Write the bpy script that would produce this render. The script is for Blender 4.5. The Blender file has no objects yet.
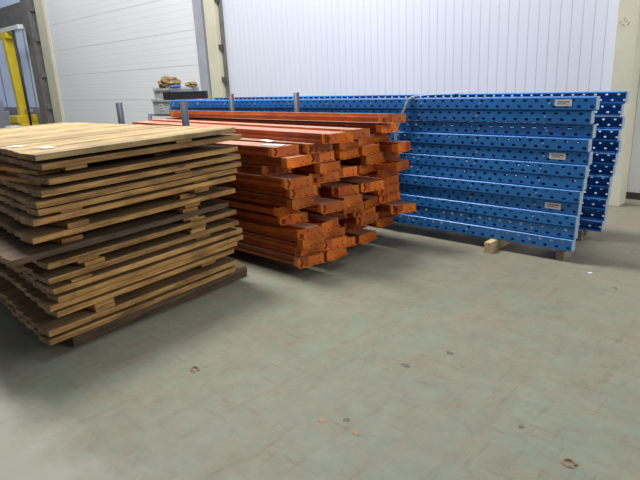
import bpy, bmesh, math, random
from mathutils import Matrix, Vector
random.seed(7)
C = bpy.context.scene
col = C.collection
R = math.radians

# ------------------------------------------------------------------ camera, world, lights, exposure
def cam_axes():
    pitch, roll, yaw = R(16.4), R(-2.8), R(133.8)
    f = Vector((math.cos(pitch)*math.cos(yaw), math.cos(pitch)*math.sin(yaw), -math.sin(pitch)))
    r = Vector((math.sin(yaw), -math.cos(yaw), 0))
    u = r.cross(f)
    c, s = math.cos(roll), math.sin(roll)
    return c*r + s*u, -s*r + c*u, f
cr, cu, cf = cam_axes()
cd = bpy.data.cameras.new('camera'); cam = bpy.data.objects.new('camera', cd); col.objects.link(cam)
cd.sensor_width = 36; cd.lens = 560/640*36; cd.clip_start = .05; cd.clip_end = 200
cam.matrix_world = Matrix(((cr.x, cu.x, -cf.x, 0), (cr.y, cu.y, -cf.y, 0), (cr.z, cu.z, -cf.z, 1.6), (0, 0, 0, 1)))
C.camera = cam

w = bpy.data.worlds.new('world'); C.world = w; w.use_nodes = True
w.node_tree.nodes['Background'].inputs[0].default_value = (.80, .88, 1.0, 1)
w.node_tree.nodes['Background'].inputs[1].default_value = .21

def area(name, loc, target, sx, sy, power, color):
    l = bpy.data.lights.new(name, 'AREA'); l.shape = 'RECTANGLE'; l.size = sx; l.size_y = sy
    l.energy = power; l.color = color
    o = bpy.data.objects.new(name, l); col.objects.link(o); o.location = loc
    o.rotation_euler = (Vector(target)-Vector(loc)).to_track_quat('-Z', 'Y').to_euler()
    return o
area('roof_light_key', (-6.2, 3.3, 7.2), (-4.2, 2.9, 0), 1.5, 1.5, 470, (1, .98, .93))
area('roof_light_wall', (-9.0, 3.6, 8.0), (-9.0, 6.2, 1.5), 17.0, 1.2, 880, (.96, .97, 1))
area('gate_daylight', (6.0, 5.4, 4.4), (-3.5, 3.6, .6), 3.0, 3.0, 300, (.97, .98, 1.0))
vs = C.view_settings
vs.view_transform = 'Standard'; vs.look = 'None'; vs.gamma = 1; vs.use_curve_mapping = False; vs.exposure = 0.0

# ------------------------------------------------------------------ helpers
def tag(o, label=None, cat=None, group=None, kind=None):
    if label: o['label'] = label
    if cat: o['category'] = cat
    if group: o['group'] = group
    o['kind'] = kind or 'thing'
    return o
def empty(name, loc=(0, 0, 0), rz=0):
    o = bpy.data.objects.new(name, None); col.objects.link(o)
    o.location = loc; o.rotation_euler = (0, 0, rz); o.empty_display_size = .1
    return o
def copy_tree(o, parent=None):
    c = o.copy(); col.objects.link(c)
    if parent is not None: c.parent = parent
    for ch in list(o.children): copy_tree(ch, c)
    return c
class MB:
    def __init__(s): s.bm = bmesh.new(); s.tone = s.bm.loops.layers.float.new('tone')
    def _mat(s, faces, mi, tone):
        for f in faces:
            f.material_index = mi
            for l in f.loops: l[s.tone] = tone
    def box(s, x0, x1, y0, y1, z0, z1, mi=0, tone=.5, M=None, end=None, jit=0):
        P = [Vector((x, y, z)) for z in (z0, z1) for y in (y0, y1) for x in (x0, x1)]
        if jit: P = [p+Vector([random.uniform(-jit, jit) for _ in range(3)]) for p in P]
        if M is not None: P = [M @ p for p in P]
        v = [s.bm.verts.new(p) for p in P]
        q = [(0, 2, 3, 1), (4, 5, 7, 6), (0, 1, 5, 4), (2, 6, 7, 3), (0, 4, 6, 2), (1, 3, 7, 5)]
        fs = [s.bm.faces.new([v[i] for i in k]) for k in q]
        s._mat(fs, mi, tone)
        if end is not None:                      # end-grain on the two Y ends
            fs[2].material_index = end; fs[3].material_index = end
        return fs
    def quad(s, pts, mi=0, tone=.5):
        f = s.bm.faces.new([s.bm.verts.new(p) for p in pts]); s._mat([f], mi, tone); return f
    def prism(s, pts, y0, y1, mi=0, tone=.5, axis='y'):
        def mk(a, b, t):
            return Vector((a, t, b)) if axis == 'y' else (Vector((t, a, b)) if axis == 'x' else Vector((a, b, t)))
        A = [s.bm.verts.new(mk(a, b, y0)) for a, b in pts]; B = [s.bm.verts.new(mk(a, b, y1)) for a, b in pts]
        n = len(pts); fs = [s.bm.faces.new(A), s.bm.faces.new(B[::-1])]
        for i in range(n): fs.append(s.bm.faces.new([A[i], B[i], B[(i+1) % n], A[(i+1) % n]]))
        s._mat(fs, mi, tone)
    def tube(s, p0, p1, r, n=12, mi=0, cap=True, r1=None):
        p0, p1 = Vector(p0), Vector(p1); d = (p1-p0).normalized()
        a = d.orthogonal().normalized(); b = d.cross(a); r1 = r if r1 is None else r1
        A = [s.bm.verts.new(p0+r*(math.cos(t)*a+math.sin(t)*b)) for t in [2*math.pi*i/n for i in range(n)]]
        B = [s.bm.verts.new(p1+r1*(math.cos(t)*a+math.sin(t)*b)) for t in [2*math.pi*i/n for i in range(n)]]
        fs = [s.bm.faces.new([A[i], A[(i+1) % n], B[(i+1) % n], B[i]]) for i in range(n)]
        for f in fs: f.smooth = True
        if cap: fs += [s.bm.faces.new(A[::-1]), s.bm.faces.new(B)]
        s._mat(fs, mi, .5)
    def build(s, name, mats, parent=None, bevel=0, solid=0, fix=True):
        me = bpy.data.meshes.new(name)
        if fix: bmesh.ops.recalc_face_normals(s.bm, faces=s.bm.faces)
        s.bm.to_mesh(me); s.bm.free()
        if not isinstance(mats, (list, tuple)): mats = [mats]
        for m in mats: me.materials.append(m)
        o = bpy.data.objects.new(name, me); col.objects.link(o)
        if parent is not None: o.parent = parent
        if bevel:
            b = o.modifiers.new('bevel', 'BEVEL'); b.width = bevel; b.segments = 2; b.limit_method = 'ANGLE'
        if solid:
            b = o.modifiers.new('solid', 'SOLIDIFY'); b.thickness = solid; b.offset = 0
        return o

# ------------------------------------------------------------------ materials
def newmat(name, rough=.6, metal=0.0):
    m = bpy.data.materials.new(name); m.use_nodes = True
    nt = m.node_tree; b = nt.nodes['Principled BSDF']
    b.inputs['Roughness'].default_value = rough; b.inputs['Metallic'].default_value = metal
    return m, nt, b
def N(nt, t, **kw):
    n = nt.nodes.new(t)
    for k, v in kw.items():
        if k in n.inputs: n.inputs[k].default_value = v
        else: setattr(n, k, v)
    return n
def ramp(nt, fac, stops):
    r = nt.nodes.new('ShaderNodeValToRGB'); e = r.color_ramp.elements
    while len(e) < len(stops): e.new(.5)
    for i, (p, c) in enumerate(stops):
        e[i].position = p; e[i].color = tuple(c)+(1,) if len(c) == 3 else c
    nt.links.new(fac, r.inputs[0]); return r.outputs[0]
def mix(nt, fac, a, b, mode='MIX'):
    n = nt.nodes.new('ShaderNodeMix'); n.data_type = 'RGBA'; n.blend_type = mode
    for s, v in ((0, fac), (6, a), (7, b)):
        if isinstance(v, (int, float)): n.inputs[s].default_value = v
        elif isinstance(v, tuple): n.inputs[s].default_value = v+(1,) if len(v) == 3 else v
        else: nt.links.new(v, n.inputs[s])
    return n.outputs[2]
def coords(nt, scale=(1, 1, 1), kind='Object', rot=(0, 0, 0)):
    t = nt.nodes.new('ShaderNodeTexCoord'); m = nt.nodes.new('ShaderNodeMapping')
    m.inputs['Scale'].default_value = scale; m.inputs['Rotation'].default_value = rot
    nt.links.new(t.outputs[kind], m.inputs[0]); return m.outputs[0]
def noise(nt, vec, scale, detail=4, rough=.55):
    n = N(nt, 'ShaderNodeTexNoise', Scale=scale, Detail=detail, Roughness=rough)
    nt.links.new(vec, n.inputs['Vector']); return n.outputs['Fac']
def bump(nt, b, h, dist=.002, s=.5):
    n = N(nt, 'ShaderNodeBump', Strength=s, Distance=dist); nt.links.new(h, n.inputs['Height'])
    nt.links.new(n.outputs[0], b.inputs['Normal'])
def paint(name, c0, c1, rough=.5, scale=6, metal=0, spots=None, rnd=0.0, bumpd=0):
    m, nt, b = newmat(name, rough, metal)
    v = coords(nt); f = noise(nt, v, scale, 5)
    c = ramp(nt, f, [(.3, c0), (.7, c1)])
    if spots:
        f2 = noise(nt, coords(nt, (1, 1, 1)), spots[1], 6, .7)
        msk = ramp(nt, f2, [(spots[2], (0, 0, 0)), (spots[2]+.06, (1, 1, 1))])
        c = mix(nt, msk, c, spots[0])
    if rnd:
        oi = nt.nodes.new('ShaderNodeObjectInfo')
        h = N(nt, 'ShaderNodeHueSaturation'); nt.links.new(c, h.inputs['Color'])
        mr = N(nt, 'ShaderNodeMapRange'); nt.links.new(oi.outputs['Random'], mr.inputs[0])
        mr.inputs[3].default_value = 1-rnd; mr.inputs[4].default_value = 1+rnd
        nt.links.new(mr.outputs[0], h.inputs['Value']); c = h.outputs[0]
    nt.links.new(c, b.inputs['Base Color'])
    if bumpd: bump(nt, b, f, bumpd)
    return m
def wood(name, dark, mid, light, rough=.75, grey=0.0, knots=True):
    m, nt, b = newmat(name, rough)
    at = nt.nodes.new('ShaderNodeAttribute'); at.attribute_name = 'tone'
    tc = nt.nodes.new('ShaderNodeTexCoord'); off = N(nt, 'ShaderNodeVectorMath', operation='SCALE')
    cx = N(nt, 'ShaderNodeCombineXYZ'); nt.links.new(at.outputs['Fac'], cx.inputs[0]); nt.links.new(at.outputs['Fac'], cx.inputs[1])
    nt.links.new(cx.outputs[0], off.inputs[0]); off.inputs['Scale'].default_value = 37
    ad = N(nt, 'ShaderNodeVectorMath', operation='ADD'); nt.links.new(tc.outputs['Object'], ad.inputs[0]); nt.links.new(off.outputs[0], ad.inputs[1])
    mp = nt.nodes.new('ShaderNodeMapping'); mp.inputs['Scale'].default_value = (14, 1.1, 14); nt.links.new(ad.outputs[0], mp.inputs[0])
    g = noise(nt, mp.outputs[0], 3.2, 6, .6)
    c = ramp(nt, g, [(.28, dark), (.5, mid), (.72, light)])
    blot = noise(nt, ad.outputs[0], 4.0, 5, .65)
    c = mix(nt, ramp(nt, blot, [(.48, (0, 0, 0)), (.72, (.65, .65, .65))]), c, tuple(x*.45 for x in dark))
    if knots:
        mp2 = nt.nodes.new('ShaderNodeMapping'); mp2.inputs['Scale'].default_value = (1.6, .7, 1.6); nt.links.new(ad.outputs[0], mp2.inputs[0])
        vo = N(nt, 'ShaderNodeTexVoronoi', Scale=3.2); nt.links.new(mp2.outputs[0], vo.inputs['Vector'])
        c = mix(nt, ramp(nt, vo.outputs['Distance'], [(.04, (.8, .8, .8)), (.11, (0, 0, 0))]), c, tuple(x*.3 for x in dark))
    h = N(nt, 'ShaderNodeHueSaturation'); nt.links.new(c, h.inputs['Color'])
    mr = N(nt, 'ShaderNodeMapRange'); nt.links.new(at.outputs['Fac'], mr.inputs[0]); mr.inputs[3].default_value = .72; mr.inputs[4].default_value = 1.25
    nt.links.new(mr.outputs[0], h.inputs['Value'])
    nt.links.new(h.outputs[0], b.inputs['Base Color']); bump(nt, b, g, .003, .6)
    return m

M_plank = wood('pine planks', (.15, .070, .022), (.39, .20, .052), (.62, .36, .105))
M_top = wood('sun bleached pine', (.32, .195, .08), (.48, .33, .145), (.58, .43, .21))
M_end = wood('weathered end grain', (.12, .066, .030), (.26, .16, .080), (.46, .32, .19), knots=False)
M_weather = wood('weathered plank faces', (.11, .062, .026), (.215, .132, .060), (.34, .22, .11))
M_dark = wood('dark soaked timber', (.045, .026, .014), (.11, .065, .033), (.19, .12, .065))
M_block = wood('fresh pine block', (.45, .30, .14), (.62, .46, .25), (.72, .56, .33), knots=False)
M_dusty = wood('dusty old timber', (.14, .10, .07), (.24, .19, .14), (.34, .28, .21))
M_orange = paint('orange beam paint', (.34, .055, .010), (.54, .115, .014), .42, 5, spots=((.16, .05, .03), 9, .60), rnd=.28)  # body colour darkened to carry the shade on the beam sides
M_orange_top = paint('dusty orange beam paint', (.36, .16, .095), (.50, .26, .17), .6, 4, spots=((.32, .20, .15), 6, .60), rnd=.12)
M_orange_end = paint('bright orange connector paint', (.50, .095, .008), (.82, .23, .012), .4, 5, spots=((.18, .05, .02), 14, .60), rnd=.42)
M_blue = paint('blue upright paint', (.018, .165, .50), (.030, .225, .63), .38, 3, spots=((.03, .09, .22), 12, .63), rnd=.10)
M_bluein = paint('dark blue inner steel', (.012, .05, .15), (.02, .08, .22), .45, 5)
M_plate = paint('pale blue footplate', (.26, .36, .50), (.36, .45, .58), .45, 7)
M_post = paint('dark grey post steel', (.022, .027, .04), (.045, .052, .075), .5, 9)
M_black = paint('black steel', (.012, .012, .016), (.03, .03, .035), .5, 9)
M_clad = paint('white cladding sheet', (.66, .69, .78), (.70, .73, .81), .5, .6)
M_groove = paint('grey cladding seam', (.52, .55, .65), (.57, .60, .69), .6, 3)
M_door = paint('white door panel', (.82, .825, .84), (.86, .86, .87), .5, .8)
M_doorline = paint('grey door panel seam', (.60, .60, .62), (.66, .66, .68), .6, 3)
M_cream = paint('cream column paint', (.60, .57, .43), (.68, .65, .50), .55, 3, spots=((.42, .36, .24), 5, .68))
M_jamb = paint('grey door jamb', (.34, .35, .40), (.42, .43, .47), .5, 4)
M_rubber = paint('dark rubber seal', (.05, .045, .04), (.10, .09, .08), .8, 7)
M_greypost = paint('grey steel column paint', (.13, .125, .12), (.20, .19, .18), .55, 6, spots=((.08, .06, .05), 8, .62))
M_yellow = paint('yellow machine paint', (.72, .52, .02), (.84, .64, .04), .4, 5, spots=((.4, .28, .03), 11, .64))
M_white = paint('white plastic', (.72, .72, .72), (.80, .80, .80), .4, 5)
M_crate = paint('grey plastic crate', (.38, .40, .39), (.50, .52, .50), .55, 4)
M_cratelab = paint('pale crate label', (.60, .60, .60), (.68, .68, .68), .5, 9)
M_ink = paint('dark label print', (.10, .10, .13), (.14, .14, .18), .6, 9)
M_red = paint('red label print', (.55, .08, .07), (.65, .12, .10), .6, 9)
M_brass = paint('crumpled mustard cardboard', (.10, .06, .012), (.26, .16, .035), .5, 14)
M_cloth = paint('blue cloth', (.03, .08, .30), (.06, .13, .42), .8, 10)
M_strap = paint('pale strapping', (.60, .60, .56), (.72, .72, .68), .4, 6)
M_sheet = paint('white paper', (.75, .75, .75), (.82, .82, .82), .6, 6)
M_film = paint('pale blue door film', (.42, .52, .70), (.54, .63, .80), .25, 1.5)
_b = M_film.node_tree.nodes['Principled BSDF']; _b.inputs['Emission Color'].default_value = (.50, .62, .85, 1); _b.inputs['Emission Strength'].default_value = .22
M_brownmark = paint('rust brown mark', (.30, .17, .10), (.40, .26, .17), .8, 6)
M_stone = paint('grey paint chip', (.10, .11, .09), (.18, .18, .15), .8, 20)

def floor_mat():
    m, nt, b = newmat('worn green painted concrete', .55)
    v = coords(nt)
    big = noise(nt, v, .45, 5, .6); mid_ = noise(nt, v, 2.6, 7, .65); fine = noise(nt, v, 28, 6, .7)
    c = ramp(nt, mid_, [(.32, (.215, .258, .185)), (.52, (.255, .292, .212)), (.70, (.300, .318, .238))])
    c = mix(nt, ramp(nt, big, [(.42, (0, 0, 0)), (.66, (.65, .65, .65))]), c, (.285, .275, .205))
    sep = nt.nodes.new('ShaderNodeSeparateXYZ'); nt.links.new(v, sep.inputs[0])
    # browner, unpainted band towards the wall (Y > ~4) and a pale patch near left, part bare, part painted light
    fy = N(nt, 'ShaderNodeMath', operation='MULTIPLY_ADD'); nt.links.new(mid_, fy.inputs[0]); fy.inputs[1].default_value = 2.2
    nt.links.new(sep.outputs[1], fy.inputs[2])
    bandr = N(nt, 'ShaderNodeMapRange'); nt.links.new(fy.outputs[0], bandr.inputs[0]); bandr.inputs[1].default_value = 3.2; bandr.inputs[2].default_value = 6.2
    bandr.inputs[4].default_value = .85
    c = mix(nt, bandr.outputs[0], c, (.270, .245, .180))
    # brown scuffs: stretched noises in three directions
    for k, (rz, sc, th, wd_, am, colr) in enumerate([(.5, (2.0, .9, 1), .50, .16, .58, (.285, .215, .155)), (-.9, (1.1, 2.2, 1), .52, .13, .55, (.28, .205, .145)),
            (1.9, (7, 1.0, 1), .57, .08, .62, (.22, .155, .105)), (.35, (1.2, 9, 1), .58, .07, .62, (.21, .145, .10)), (1.1, (2.6, 2.2, 1), .58, .05, .45, (.27, .27, .22))]):
        s = noise(nt, coords(nt, sc, rot=(0, 0, rz)), 1.6+k*.45, 12, .74)
        c = mix(nt, ramp(nt, s, [(th-wd_*.3, (0, 0, 0)), (th+wd_, (am, am, am))]), c, colr)
    c = mix(nt, ramp(nt, noise(nt, v, 9, 10, .75), [(.34, (.28, .28, .28)), (.58, (0, 0, 0))]), c, (.12, .13, .10))
    # thin scratches
    wv = noise(nt, coords(nt, (1, 1, 1), rot=(0, 0, .3)), 1.3, 3)
    d = N(nt, 'ShaderNodeMath', operation='SUBTRACT'); nt.links.new(wv, d.inputs[0]); d.inputs[1].default_value = .5
    a = N(nt, 'ShaderNodeMath', operation='ABSOLUTE'); nt.links.new(d.outputs[0], a.inputs[0])
    c = mix(nt, ramp(nt, a.outputs[0], [(.0, (.22, .22, .22)), (.003, (0, 0, 0))]), c, (.17, .11, .08))
    # worn patch, with the brightness of lit floor painted in
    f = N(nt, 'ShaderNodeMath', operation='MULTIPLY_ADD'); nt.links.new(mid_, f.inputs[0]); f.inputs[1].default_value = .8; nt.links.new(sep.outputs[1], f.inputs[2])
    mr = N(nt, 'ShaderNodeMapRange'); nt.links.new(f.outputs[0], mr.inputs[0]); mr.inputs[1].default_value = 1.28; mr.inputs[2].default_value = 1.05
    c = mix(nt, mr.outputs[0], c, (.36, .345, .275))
    sp = ramp(nt, fine, [(.66, (0, 0, 0)), (.70, (.6, .6, .6))]); c = mix(nt, sp, c, (.22, .21, .17))
    c = mix(nt, 1.0, c, (.85, .85, .83), 'MULTIPLY')
    nt.links.new(c, b.inputs['Base Color'])
    nt.links.new(ramp(nt, mid_, [(.3, (.55, .55, .55)), (.7, (.75, .75, .75))]), b.inputs['Roughness'])
    bump(nt, b, fine, .0015, .4)
    return m

# ------------------------------------------------------------------ setting
WY = 7.10
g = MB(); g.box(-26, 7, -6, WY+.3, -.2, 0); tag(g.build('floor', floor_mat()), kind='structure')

def cladding(x0, x1, z0, z1, y, pitch=.128):
    bm = MB(); x = x1
    g_ = .007
    while x > x0+.02:
        xa = max(x0, x-pitch)
        bm.box(xa+g_, x, y, y+.05, z0, z1, 0)
        bm.box(xa, xa+g_, y+.003, y+.05, z0, z1, 1)
        x = xa
    return bm
c_ = cladding(-9.06, -1.70, 0, 6, WY)
tag(c_.build('wall_back', [M_clad, M_groove]), kind='structure')
g = MB(); g.box(-26, -9.08, WY+.06, WY+.3, 0, 6); g.box(-9.08, 7, WY+.06, WY+.3, 0, 6)
g.box(-17.6, -9.6, WY-.02, WY+.06, 4.7, 6)
tag(g.build('wall_back_core', M_clad), kind='structure')

# sectional door left
def panel_door(name, x0, x1, z0, z1, y, ph, sub):
    d = empty(name, ((x0+x1)/2, y, 0)); tag(d, kind='structure')
    cx = (x0+x1)/2; m = MB(); z = z0; k = 0
    while z < z1-.01:
        zt = min(z1, z+ph); n = sub; h = (zt-z)/n
        for i in range(n):
            a = z+i*h
            if a < -.001: continue
            gl = .011 if i == 0 else .004
            m.box(x0-cx, x1-cx, 0, .05, a+gl, a+h, 0)
            m.box(x0-cx, x1-cx, .002 if i else .005, .05, a, a+gl, 1)
        z = zt; k += 1
    m.build('door_panels', [M_door, M_doorline], d)
    s = MB(); s.box(x0-cx, x1-cx, -.01, .05, 0, .02, 0); s.build('bottom_seal', M_rubber, d)
    return d
panel_door('door_1', -16.85, -9.84, -.115, 4.7, WY-.03, .675, 5)
g = MB(); g.box(-9.84, -9.56, WY-.12, WY, 0, 5.0); tag(g.build('trim_1', M_jamb), kind='structure')
g = MB(); g.box(-17.40, -16.85, WY-.10, WY, 0, 5.0); tag(g.build('trim_2', M_cream), kind='structure')
# cream columns
def column(x0, x1, y0, y1, h=6):
    m = MB(); m.box(x0, x1, y0, y1, 0, h); return m
m = column(-9.45, -9.14, 6.95, WY+.02); o = m.build('column_left', M_cream, bevel=.006); tag(o, kind='structure')
m = column(-9.14, -9.06, 7.06, WY+.04); o = m.build('column_left_recess', M_greypost); tag(o, kind='structure')
for z in (1.55, 2.15, 3.0):
    m = MB(); m.box(-9.14, -9.08, 6.99, 7.06, z, z+.10); tag(m.build('column_bracket', M_rubber), kind='structure')
m = column(-2.02, -1.81, 6.83, WY+.06); o = m.build('column_right', M_cream, bevel=.006); tag(o, kind='structure')
mk = MB()
for (x, z, a, l) in ((-1.985, 1.985, .5, .03), (-1.955, 1.955, -.6, .035), (-1.925, 1.99, .2, .02), (-1.945, 2.015, 1.2, .03), (-1.905, 1.965, 1.0, .03)):
    dx, dz = l/2*math.cos(a), l/2*math.sin(a); t = .003
    mk.box(-l/2, l/2, -.0012, .001, -t, t, M=Matrix.Translation((x, 6.829, z)) @ Matrix.Rotation(-a, 4, 'Y'))
tag(mk.build('column_right_marks', M_brownmark), kind='structure')
m = cladding(-1.81, 1.2, .10, 6, WY-.02, .16); tag(m.build('door_2', [M_door, M_doorline]), kind='structure')
g = MB(); g.box(-1.81, 1.2, WY-.035, WY+.03, .05, .13); tag(g.build('baseboard_back', M_rubber), kind='structure')
g = MB(); g.box(-1.81, 1.2, WY-.06, WY+.03, 0, .05); tag(g.build('trim_3', M_cream), kind='structure')
# far left opening: grey steel post, glazed film door, header
d = empty('door_3', (-20.3, WY-.02, 0)); tag(d, kind='structure')
m = MB(); m.box(-3.5, 2.1, 0, .03, 0, 3.45); m.build('door_film', M_film, d)
m = MB(); m.box(-3.5, 2.1, 0, .03, 3.75, 5.5); m.build('upper_pane', M_film, d)
m = MB(); m.box(-3.5, 2.1, -.10, .05, 3.42, 4.05); m.build('header', M_greypost, d)
m = MB()
for x in (-2.1, -1.0, 0.9, 1.55): m.box(x, x+.05, -.03, .02, 0, 3.45)
m.build('mullion', M_jamb, d)
m = MB(); m.box(-3.5, 2.1, -.04, .02, 0, 1.05); m.build('lower_panel', M_jamb, d)
o = MB(); o.box(-17.98, -17.52, 6.85, WY, 0, 6)
for z in (1.0, 1.9, 2.9, 3.7): o.box(-17.54, -17.44, 6.88, 7.0, z, z+.14)
tag(o.build('column_far', M_greypost, bevel=.01), kind='structure')

# ------------------------------------------------------------------ yellow lifting mast, far left
t = empty('lifting_mast', (-18.65, 6.6, 0)); tag(t, 'tall yellow leaning steel mast on a yellow base beside the dark grey column', 'mast')
def slab(m, p0, p1, w_, d_, mi=0):
    p0, p1 = Vector(p0), Vector(p1); dd = p1-p0; L = dd.length
    q = dd.to_track_quat('Z', 'Y').to_matrix().to_4x4()
    m.box(-w_/2, w_/2, -d_/2, d_/2, 0, L, mi, M=Matrix.Translation(p0) @ q)
m = MB(); slab(m, (.12, 0, .35), (-.12, 0, 3.12), .27, .22); m.build('mast', M_yellow, t, bevel=.015)
m = MB(); m.box(-.55, .45, -.25, .25, 0, .62); m.box(-.4, .3, -.3, .3, .62, .85); m.build('base', M_yellow, t, bevel=.03)
m = MB(); m.box(-.55, .15, -.13, .13, 3.05, 3.22); m.build('head', M_yellow, t, bevel=.02)
m = MB(); m.box(-1.0, 1.05, -.08, .08, 3.24, 3.36); m.build('crossbar', M_white, t, bevel=.01)
m = MB(); m.tube((.55, -.05, 3.24), (.62, -.05, .4), .035); m.build('hose', M_post, t)
m = MB(); slab(m, (.25, 0, .98), (.72, 0, 1.0), .07, .07); m.build('stay', M_jamb, t)
o = MB(); o.box(-.34, .34, -.2, .2, 0, .08); o.box(-.3, .2, -.16, .16, .08, .20)
o = o.build('folded_sheeting', M_white, bevel=.04); o.location = (-17.55, 5.9, .42)
tag(o, 'crumpled white sheeting lying by the foot of the yellow mast', 'sheeting')
o = MB(); o.box(-.45, .45, -.25, .25, 0, .42); o = o.build('low_crate', M_jamb, bevel=.01); o.location = (-17.55, 5.9, 0)
tag(o, 'low grey box under the crumpled white sheeting', 'box')
o = MB(); o.box(-.4, .4, -.3, .3, 0, .95); o.box(-.2, .25, -.2, .2, .95, 1.3)
o = o.build('grey_cabinet', M_jamb, bevel=.02); o.location = (-20.9, 6.55, 0)
tag(o, 'low grey cabinet at the far left behind the yellow mast', 'cabinet')

# ------------------------------------------------------------------ blue rack uprights
def oct_cell(bm, P, u0, u1, v0, v1, cu_, cv_, ru, rv):
    """cell [u0,u1]x[v0,v1] with an octagonal hole centred (cu,cv); P maps (u,v) to a point"""
    outer = [(u0, v0), (cu_, v0), (u1, v0), (u1, cv_), (u1, v1), (cu_, v1), (u0, v1), (u0, cv_)]
    inner = [(-.75, -.75), (0, -1), (.75, -.75), (1, 0), (.75, .75), (0, 1), (-.75, .75), (-1, 0)]
    O_ = [bm.bm.verts.new(P(*p)) for p in outer]; I_ = [bm.bm.verts.new(P(cu_+a*ru, cv_+b*rv)) for a, b in inner]
    for i in range(8): bm.bm.faces.new([O_[i], O_[(i+1) % 8], I_[(i+1) % 8], I_[i]])
LEN, PIT, HH, DD = 5.95, .096, .099, .078
def upright_mesh(flip):
    """C-section lying along -X from 0, web at y=0 and flanges to +y (flip: to -y)"""
    m = MB(); s = -1 if flip else 1; LIP = .012 if flip else .036; HX = .012 if flip else .0165
    n = int(LEN/PIT)
    web = lambda u, v: Vector((-u, 0, v))
    for k in range(n):
        oct_cell(m, web, k*PIT, (k+1)*PIT, .006, .0495, k*PIT+PIT*.25, .026, HX, HX*.68)
        oct_cell(m, web, k*PIT, (k+1)*PIT, .0495, .093, k*PIT+PIT*.75, .073, HX, HX*.68)
    L = n*PIT
    # rounded corners and flanges
    for zc, z1, sg in ((.093, HH, 1), (.006, 0, -1)):
        m.quad([(0, 0, zc), (-L, 0, zc), (-L, s*.006, z1), (0, s*.006, z1)])
        fl = lambda u, v: Vector((-u, s*v, z1))
        if sg < 0: m.quad([fl(0, .006), fl(L, .006), fl(L, DD-.004), fl(0, DD-.004)])
        else:
          for k in range(n):
            oct_cell(m, fl, k*PIT, (k+1)*PIT, .006, DD-.004, k*PIT+PIT*.5, .040, .018, .009)
        m.quad([(0, s*(DD-.004), z1), (-L, s*(DD-.004), z1), (-L, s*DD, z1-sg*.004), (0, s*DD, z1-sg*.004)])
        m.quad([(0, s*DD, z1-sg*.004), (-L, s*DD, z1-sg*.004), (-L, s*DD, z1-sg*LIP), (0, s*DD, z1-sg*LIP)])
    bmesh.ops.remove_doubles(m.bm, verts=m.bm.verts, dist=1e-5)
    return m
DEPTH = .80
def make_frame():
    root = empty('upright_frame')
    f = upright_mesh(False).build('upright_post', M_blue, root, solid=.003)
    r_ = upright_mesh(True).build('upright_post', M_blue, root, solid=.003); r_.location = (0, DEPTH, 0)
    for par, y0, y1 in ((root, -.004, DD-.012), (root, DEPTH-DD+.012, DEPTH+.004)):
        p = MB(); p.box(.002, .008, y0, y1, 0, HH); p.build('foot_plate', M_plate, par)
    xs = [-.35-i*.6 for i in range(10)]
    for i, x in enumerate(xs):
        b = MB(); a = Vector((x, .03, .05)); c = Vector((x-.45 if i % 2 else x, DEPTH-.03, .05))
        slab(b, a, c, .03, .04)
        b.build('brace', M_bluein, root)
        bb = MB(); bb.tube((x, -.006, .05), (x, -.0005, .05), .009, 8); bb.build('bolt', M_plate, root)
    return root
def sticker(root, x, z):
    s = MB(); s.box(x-.066, x+.066, -.0035, -.002, z-.025, z+.025, 0)
    s.box(x-.048, x+.010, -.0042, -.0035, z+.008, z+.013, 1); s.box(x+.015, x+.048, -.0042, -.0035, z+.004, z+.014, 2)
    s.box(x-.048, x+.048, -.0042, -.0035, z-.010, z-.007, 2); s.box(x-.048, x+.02, -.0042, -.0035, z-.002, z+.001, 1)
    o = s.build('sticker', [M_sheet, M_ink, M_red], root); o['label'] = 'white paper sticker with red and dark print'
proto = make_frame()
Z0 = .10; NB = 12
xe = [-1.545, -1.535, -1.53, -1.525, -1.515, -1.50, -1.49, -1.475, -1.485, -1.47, -1.485, -1.455]
dy = [0, .012, .004, .016, .0, .010, .004, .012, 0, .024, .006, .0]
ordn = ['lowest', 'second lowest', 'third from the floor', 'fourth from the floor', 'fifth from the floor', 'sixth from the floor',
        'seventh from the floor', 'sixth from... ', '', '', '', 'topmost']
ordn[7] = 'fifth from the top'; ordn[8] = 'fourth from the top'; ordn[9] = 'third from the top'; ordn[10] = 'second from the top'
for i in range(NB):
    o = proto if i == 0 else copy_tree(proto)
    o.location = (xe[i], 4.60+dy[i], Z0+i*.1035+(.0 if i < 10 else .008)); o.rotation_euler = (0, 0, R(random.uniform(-.12, .12)))
    tag(o, 'blue perforated rack frame lying flat, %s of the stack by the wall' % ordn[i], 'rack frame', 'blue rack upright frames')
    if i in (11, 7, 3): sticker(o, -.24 if i != 3 else -.20, .055)
# timbers under them
tim = []
for i, (x, y0, y1, lab) in enumerate([(-2.22, 4.47, 5.75, 'pale squared timber under the blue frames, its end sticking out at front'),
        (-1.64, 4.62, 4.86, 'short dusty block under the near right corner of the blue frames'), (-1.72, 5.28, 5.50, 'short dusty block under the back right corner of the blue frames'), (-4.6, 4.70, 5.7, None), (-6.8, 4.7, 5.7, None)]):
    if lab is None: lab = 'squared timber under the blue frames, hidden behind the orange beams' if i == 3 else 'squared timber under the far left end of the blue frames'
    b = MB(); b.box(-.032, .032, y0-4.47, y1-4.47, 0, .0985, 0, end=1)
    o = b.build('timber_bearer', [M_block, M_block] if i == 0 else [M_dusty, M_dusty], bevel=.003); o.location = (x, 4.47, 0); tag(o, lab, 'timber')

# strap
s = MB()
pts = [(-3.05, 5.70, 1.365), (-3.10, 4.60, 1.365), (-3.135, 4.574, 1.35), (-3.27, 4.574, 1.06), (-3.35, 4.574, .60), (-3.38, 4.574, .10)]
for a, b in zip(pts, pts[1:]): slab(s, a, b, .042, .003)
tag(s.build('packing_strap', M_strap), 'thin pale strap slanting down over the blue frames beside the orange beams', 'strap')

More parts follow.
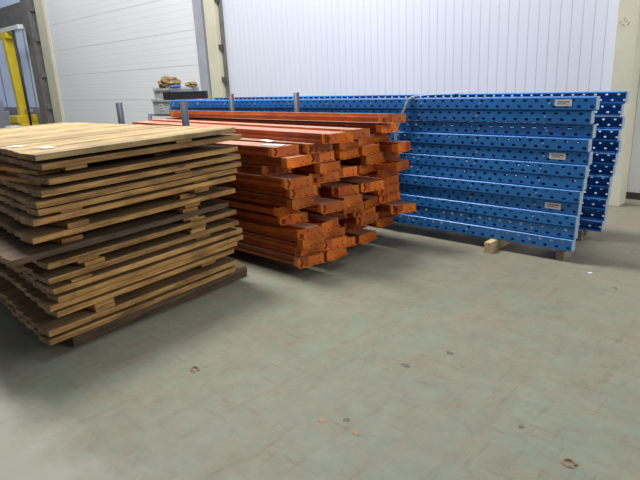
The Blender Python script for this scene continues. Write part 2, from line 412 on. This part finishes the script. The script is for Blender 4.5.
# black bar, crates, rags
b = MB(); b.box(-.48, .48, -.03, .03, .01, .115); b.box(-.48, -.36, -.05, .05, 0, .115); b.box(-.48, -.30, -.04, .04, -.0, .03)
o = b.build('steel_bar', M_black, bevel=.004); o.location = (-7.05, 4.72, 1.352); o.rotation_euler = (0, 0, R(2))
tag(o, 'short black steel bar lying on the far end of the blue stack', 'bar')
t = empty('work_bench', (-8.02, 5.24, 0)); tag(t, 'grey steel bench carrying the two plastic crates behind the orange beams', 'bench')
m = MB(); m.box(-.6, .32, -.24, .45, 1.08, 1.12); m.build('bench_top', M_jamb, t, bevel=.004)
for x in (-.55, .27):
    for y in (-.24, .41): m = MB(); m.box(x-.025, x+.025, y-.025, y+.025, 0, 1.08); m.build('leg', M_jamb, t)
def crate(loc, w_, d_, h_, lab):
    t = empty('plastic_crate', loc); tag(t, lab, 'crate', 'grey plastic crates')
    m = MB(); th = .012
    m.box(-w_/2, w_/2, -d_/2, d_/2, 0, th)
    for (a, b, c, e) in ((-w_/2, w_/2, -d_/2, -d_/2+th), (-w_/2, w_/2, d_/2-th, d_/2), (-w_/2, -w_/2+th, -d_/2+th, d_/2-th), (w_/2-th, w_/2, -d_/2+th, d_/2-th)):
        m.box(a, b, c, e, th, h_)
    m.build('body', M_crate, t)
    m = MB(); r = .014
    for (a, b, c, e) in ((-w_/2-r, w_/2+r, -d_/2-r, -d_/2), (-w_/2-r, w_/2+r, d_/2, d_/2+r), (-w_/2-r, -w_/2, -d_/2, d_/2), (w_/2, w_/2+r, -d_/2, d_/2)):
        m.box(a, b, c, e, h_-.03, h_)
    m.build('rim', M_crate, t)
    m = MB(); m.box(-.07, .07, -d_/2-.004, -d_/2, h_*.25, h_*.72); m.box(-.05, .05, -d_/2-.006, -d_/2-.004, h_*.38, h_*.42, 1); m.box(-.05, .03, -d_/2-.006, -d_/2-.004, h_*.55, h_*.6, 1)
    m.build('label_card', [M_cratelab, M_ink], t)
    return t
crate((-8.12, 5.22, 1.12), .50, .50, .225, 'grey plastic crate, the lower of the two on the bench')
crate((-8.06, 5.24, 1.347), .50, .52, .165, 'grey plastic crate with rags on it, the upper of the two')
def blob(name, mat, loc, sx, sy, sz, seed, n=3):
    bm = MB(); bmesh.ops.create_icosphere(bm.bm, subdivisions=n, radius=1)
    rr = random.Random(seed); ph = [rr.uniform(0, 6) for _ in range(6)]
    for v in bm.bm.verts:
        c = v.co; k = 1+.22*math.sin(5*c.x+ph[0])*math.sin(4*c.y+ph[1])+.14*math.sin(9*c.z+ph[2]+6*c.x)+rr.uniform(-.05, .05)
        v.co = Vector((c.x*k*sx, c.y*k*sy, max(c.z*k, -.55)*sz))
    zmin = min(v.co.z for v in bm.bm.verts)
    for v in bm.bm.verts: v.co.z -= zmin
    o = bm.build(name, mat); o.location = loc; return o
o = MB(); o.box(-.24, .25, -.25, .25, 0, .008); o = o.build('crate_lid', M_crate); o.location = (-8.06, 5.24, 1.5125); tag(o, 'flat grey lid closing the upper plastic crate', 'lid')
tag(blob('crumpled_sacking', M_brass, (-8.06, 5.12, 1.522), .18, .16, .11, 3), 'crumpled mustard brown sacking heaped on the upper crate', 'sacking')
tag(blob('sacking_scrap', M_brass, (-7.86, 5.40, 1.522), .13, .08, .045, 8), 'small mustard scrap lying flat beside the sacking heap', 'sacking')
tag(blob('blue_rag', M_cloth, (-7.80, 5.06, 1.522), .06, .10, .022, 5), 'blue rag on the right edge of the upper crate', 'rag')

# ------------------------------------------------------------------ post cradles and orange beams
for i, x in enumerate((-4.47, -5.63)):
    t = empty('post_cradle', (x, 3.66, 0), R(8)); lab = 'nearer' if i == 0 else 'farther'
    tag(t, 'dark grey steel cradle with two upright posts holding the orange beams, the %s one' % lab, 'cradle', 'steel post cradles')
    m = MB(); m.box(-.04, .04, -.80, .90, 0, .095); m.build('crossbar', M_post, t, bevel=.003)
    for y in (-.775, .87):
        m = MB(); m.tube((0, y, 0 if y < 0 else 0.0), (0, y, 1.425), .033, 14); m.build('post', M_post, t)
        m = MB(); m.box(-.07, .07, y-.05, y+.05, 0, .012); m.build('base_plate', M_post, t)

BL, BW, BH = 3.6, .190, .074
def make_beam(kind, bend=0):
    root = empty('rack_beam')
    m = MB(); t_ = .010
    # closed box with a shallow pressed channel on its side
    if kind == 0:
        prof = [(-BW/2, 0), (BW/2, 0), (BW/2, BH*.32), (BW/2-.012, BH*.40), (BW/2-.012, BH*.66), (BW/2, BH*.74), (BW/2, BH), (-BW/2, BH), (-BW/2, BH*.74), (-BW/2+.012, BH*.66), (-BW/2+.012, BH*.40), (-BW/2, BH*.32)]
        m.prism(prof, -BL, -.006, axis='x')
    else:       # step beam: top stepped
        prof = [(-BW/2, 0), (BW/2, 0), (BW/2, BH), (-BW/2+.06, BH), (-BW/2+.055, BH-.028), (-BW/2, BH-.03)]
        m.prism(prof, -BL, -.006, axis='x')
    for f in m.bm.faces:
        if f.calc_center_median().z > BH-.001: f.material_index = 1
    m.build('beam_body', [M_orange, M_orange_top], root)
    for e, x in ((1, 0), (-1, -BL)):
        m = MB(); m.box(min(x, x+e*-.006), max(x, x-e*.006), -.124, .124, -.002, BH+.001)
        m.box(min(x, x+e*.024), max(x, x+e*.024), -.124, .124, -.002, .003)            # folded lip
        for y in (-.09, -.03, .03, .09): m.box(min(x+e*.004, x+e*.026), max(x+e*.004, x+e*.026), y-.010, y+.010, .003, .010)
        m.box(min(x, x-e*.06), max(x, x-e*.06), -.127, -.123, .004, BH)                  # side flange
        if bend:
            mr = Matrix.Translation((x, 0, 0)) @ Matrix.Rotation(R(bend)*e, 4, 'Z') @ Matrix.Translation((-x, 0, 0))
            bmesh.ops.transform(m.bm, matrix=mr, verts=m.bm.verts)
        m.build('end_connector', M_orange_end, root)
    return root
proto_b = [make_beam(0), make_beam(1, -24), make_beam(0, -15), make_beam(1, 9), make_beam(0, -30)]
used = [False]*5
PZ = .081; YC = [3.125+.270*k for k in range(5)]
# how far each row's left-hand end stands back
back0 = [.00, -.04, .02, .03, -.20, -.22, -.05, -.06, -.08, -.34, -.10, -.22]
rows_name = ['bottom', 'second', 'third', 'fourth', 'fifth', 'sixth', 'seventh', 'eighth', 'ninth', 'tenth', 'eleventh', 'twelfth', 'thirteenth']
cols_name = ['leftmost', 'second from left', 'middle', 'second from right', 'rightmost']
rb = random.Random(21)
def place_beam(x, y, z, yaw, roll, lab, kind, pitch=0):
    o = proto_b[kind] if not used[kind] else copy_tree(proto_b[kind])
    used[kind] = True
    o.location = (x, y, z); o.rotation_euler = (roll, pitch, yaw)
    tag(o, lab, 'rack beam', 'orange rack beams')
for r_ in range(12):
    z = .099+r_*PZ; stag = rb.uniform(-.02, .018)
    for c in range(5):
        if (r_, c) in ((0, 4), (2, 2), (4, 1), (7, 3), (9, 2), (5, 3)): continue
        x = -3.10+(back0[r_] if c == 0 else rb.choice((0, 0, 0, 0, -.10, -.24))+rb.uniform(-.045, .045))
        if c == 4 and r_ in (10, 8, 3): x = -2.93
        if c == 4 and r_ == 1: x = -3.16
        yaw = R(rb.uniform(-.22, .22)); yy = YC[c]+stag+rb.uniform(-.008, .008)
        place_beam(x, yy, z, yaw, 0, 'orange rack beam in the pile, %s end, %s row from the floor' % (cols_name[c], rows_name[r_]), rb.choice((0, 0, 1, 2, 2, 3, 4)))
zt = .099+12*PZ
place_beam(-3.02, 3.42, zt, R(-4.5), 0, 'loose orange beam skewed on top of the pile, nearest to the wooden stack', 4)
place_beam(-3.06, 3.70, zt, R(-4.3), 0, 'loose orange beam on top of the pile, middle of the skewed pair', 1)
place_beam(-3.10, YC[4]+.02, zt, R(-.6), 0, 'single orange beam along the far top edge of the pile, carrying a tilted one', 0)
place_beam(-3.00, YC[4]-.06, zt+PZ+.012, R(-1.6), R(-4), 'tilted orange beam at the very top of the pile, by the blue frames', 1)
# papers on the pile
for i, (x, y, a, lab) in enumerate(((-3.45, 3.10, .2, 'white paper slip on the near corner of the orange pile'), (-3.75, 3.30, -.3, 'white paper slip towards the middle of the orange pile'))):
    s = MB(); s.box(-.10, .10, -.035, .035, 0, .002); o = s.build('paper_slip', M_sheet)
    o.location = (x, y, zt+.003-(PZ-BH)+.001); o.rotation_euler = (0, 0, a); tag(o, lab, 'paper slip', 'paper slips')

# ------------------------------------------------------------------ wooden decks
# (z of plank underside, Y start offset, Y end offset, tilt) nearest corner at X=-3.35
decks = [(1.206, .12, 1.69), (1.148, .15, 1.73), (1.058, .17, 1.71), (.995, .12, 1.72), (.937, .08, 1.70), (.893, .08, 1.67), (.840, .04, 1.63), (.739, .02, 1.61),
         (.643, -.12, 1.53), (.566, .07, 1.62), (.475, .06, 1.62), (.403, .08, 1.66), (.345, .10, 1.66), (.307, .04, 1.59), (.256, .08, 1.57), (.155, .0, 1.57), (.100, 0, 1.56)]
names = ['topmost pale', 'second', 'third', 'fourth', 'fifth', 'sixth', 'seventh', 'eighth', 'ninth', 'tenth', 'eleventh', 'twelfth', 'thirteenth', 'fourteenth', 'fifteenth', 'sixteenth', 'lowest']
TH = .036
rd = random.Random(5)
A0 = Vector((-3.35, 1.087, 0)); YAW = R(5.0)
for i, (z, y0, y1) in enumerate(decks):
    gap_up = (decks[i-1][0]-z-TH) if i else 0
    gap_dn = (z-(decks[i+1][0]+TH)) if i < 16 else 0
    th = TH if gap_dn >= 0 or i == 16 else TH
    root = empty('plank_deck', (A0.x, A0.y, z), YAW+R(rd.uniform(-.4, .4)))
    if i == 0: lab = 'topmost pale plank deck of the wooden stack, its whole top showing'
    elif i == 8: lab = 'dark plank deck jutting out left at mid height of the wooden stack'
    elif i == 16: lab = 'lowest plank deck of the wooden stack, just above the dark bearers'
    else: lab = 'rough pine plank deck in the wooden stack, %s from the top' % names[i]
    tag(root, lab, 'plank deck', 'plank decks')
    m = MB(); x = 0.0; k = 0; W = 2.72+rd.uniform(-.04, .04); shift = rd.uniform(-.02, .02)
    if i == 8: x = -.0
    while x < W:
        wd = rd.choice((.115, .14, .14, .165)); gp = rd.uniform(.003, .012) if i else rd.uniform(.002, .006)
        sk = .055*x
        ya = y0+.165*x+rd.uniform(-.005, .005)+(0 if k else 0); yb = y1+.03*x+rd.uniform(-.012, .012)
        h = TH-rd.uniform(0, .004) if k else TH
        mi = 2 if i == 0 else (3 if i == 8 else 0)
        z_ = 0; e_ = 1
        fs = m.box(-x-wd, -x, ya, yb, z_, h, mi, tone=rd.random(), end=e_)
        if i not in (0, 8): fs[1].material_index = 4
        x += wd+gp; k += 1
    m.build('planking', [M_plank, M_end, M_top, M_dark, M_weather], root, bevel=.003)
    ys = [.36+rd.uniform(-.09, .09), 1.24+rd.uniform(-.09, .09)]
    if gap_dn > .012:
        tcl = gap_dn if gap_dn < .034 else gap_dn*.5
        for y in ys:
            c = MB(); c.box(-2.66, rd.choice((-.008, -.03, -.10, -.18)), y-.07, y+.07, -tcl+.001, -.0005, tone=rd.random())
            c.build('cleat', [M_plank], root, bevel=.002)
    if gap_up >= .034:
        for y in ys:
            yy = y+rd.uniform(-.05, .05)
            c = MB(); c.box(-2.66, rd.choice((-.012, -.06, -.15, -.2)), yy-.07, yy+.07, TH+.0005, TH+gap_up*.5-.0005, tone=rd.random())
            c.build('cleat', [M_plank], root, bevel=.002)
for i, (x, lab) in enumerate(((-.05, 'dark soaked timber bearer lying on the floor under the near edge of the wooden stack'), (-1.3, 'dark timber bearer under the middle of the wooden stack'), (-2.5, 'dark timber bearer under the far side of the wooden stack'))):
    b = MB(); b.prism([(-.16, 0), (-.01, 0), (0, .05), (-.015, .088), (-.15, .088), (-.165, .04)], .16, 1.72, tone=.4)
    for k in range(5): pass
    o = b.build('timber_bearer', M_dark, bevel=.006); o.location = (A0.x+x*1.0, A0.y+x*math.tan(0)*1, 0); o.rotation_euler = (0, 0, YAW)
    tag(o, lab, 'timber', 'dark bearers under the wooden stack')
for i, (u, v, a, lab) in enumerate(((.30, .34, .2, 'larger white paper scrap near the front corner of the top plank deck'), (.62, .30, .5, 'small white paper scrap on the top plank deck, farther from its corner'), (.95, .28, .1, 'white paper scrap on the top plank deck near the left frame edge'))):
    s = MB(); s.box(-.055, .055, -.04, .04, 0, .0015); o = s.build('paper_scrap', M_sheet)
    p = Matrix.Rotation(YAW, 4, 'Z') @ Vector((-u, v, 0)); o.location = (A0.x+p.x, A0.y+p.y, 1.206+TH+.002); o.rotation_euler = (0, 0, a)
    tag(o, lab, 'paper scrap', 'paper scraps')

# ------------------------------------------------------------------ small litter on the floor
for i, (x, y, sx, sy, sz, mt, lab) in enumerate((
    (-1.64, 2.36, .030, .016, .008, M_stone, 'dark oblong chip on the floor, left of the other one right of centre'),
    (-1.52, 2.64, .024, .016, .008, M_stone, 'dark chip on the floor, farther back than the oblong one'),
    (-1.56, 1.75, .016, .018, .006, M_stone, 'grey chip near the lower middle of the floor, by the brown flakes'),
    (-1.46, 1.70, .020, .014, .005, M_brownmark, 'brown flake on the floor just right of the grey chip'),
    (-1.65, 1.67, .024, .016, .005, M_brownmark, 'brown flake on the floor left of the grey chip'),
    (-.90, 2.22, .013, .016, .006, M_stone, 'small grey chip on the floor towards the lower right'),
    (-1.09, 4.24, .016, .014, .008, M_stone, 'small dark crumb on the floor in front of the right column'),
    (-1.34, 4.46, .020, .014, .006, M_sheet, 'small white crumb on the floor near the right end of the blue frames'))):
    o = blob('floor_chip', mt, (x, y, 0), sx*.95, sy*.95, sz*.4, 30+i, 2); tag(o, lab, 'chip')
def flake_ring(loc, r, lab):
    m = MB(); rr = random.Random(4); n = 22; ring = []
    for i in range(n):
        a = 2*math.pi*i/n*.93; k = 1+rr.uniform(-.14, .14); w_ = rr.uniform(.25, .5)
        ring.append([Vector((math.cos(a)*r*k*s, math.sin(a)*r*k*s*.8, z)) for s, z in ((1-w_, 0), (1-w_*.5, .006+rr.uniform(0, .004)), (1+w_*.4, .001))])
    vs_ = [[m.bm.verts.new(p) for p in q] for q in ring]
    for a, b in zip(vs_, vs_[1:]):
        for j in range(2): m.bm.faces.new([a[j], a[j+1], b[j+1], b[j]])
    o = m.build('curled_shaving', M_brownmark, solid=.0015); o.location = loc; tag(o, lab, 'shaving')
flake_ring((-.64, 2.10, .001), .028, 'curled reddish ring of shaving at the lower right of the floor')
flake_ring((-2.56, 1.57, .001), .028, 'curled reddish ring of shaving by the shadow of the wooden stack')
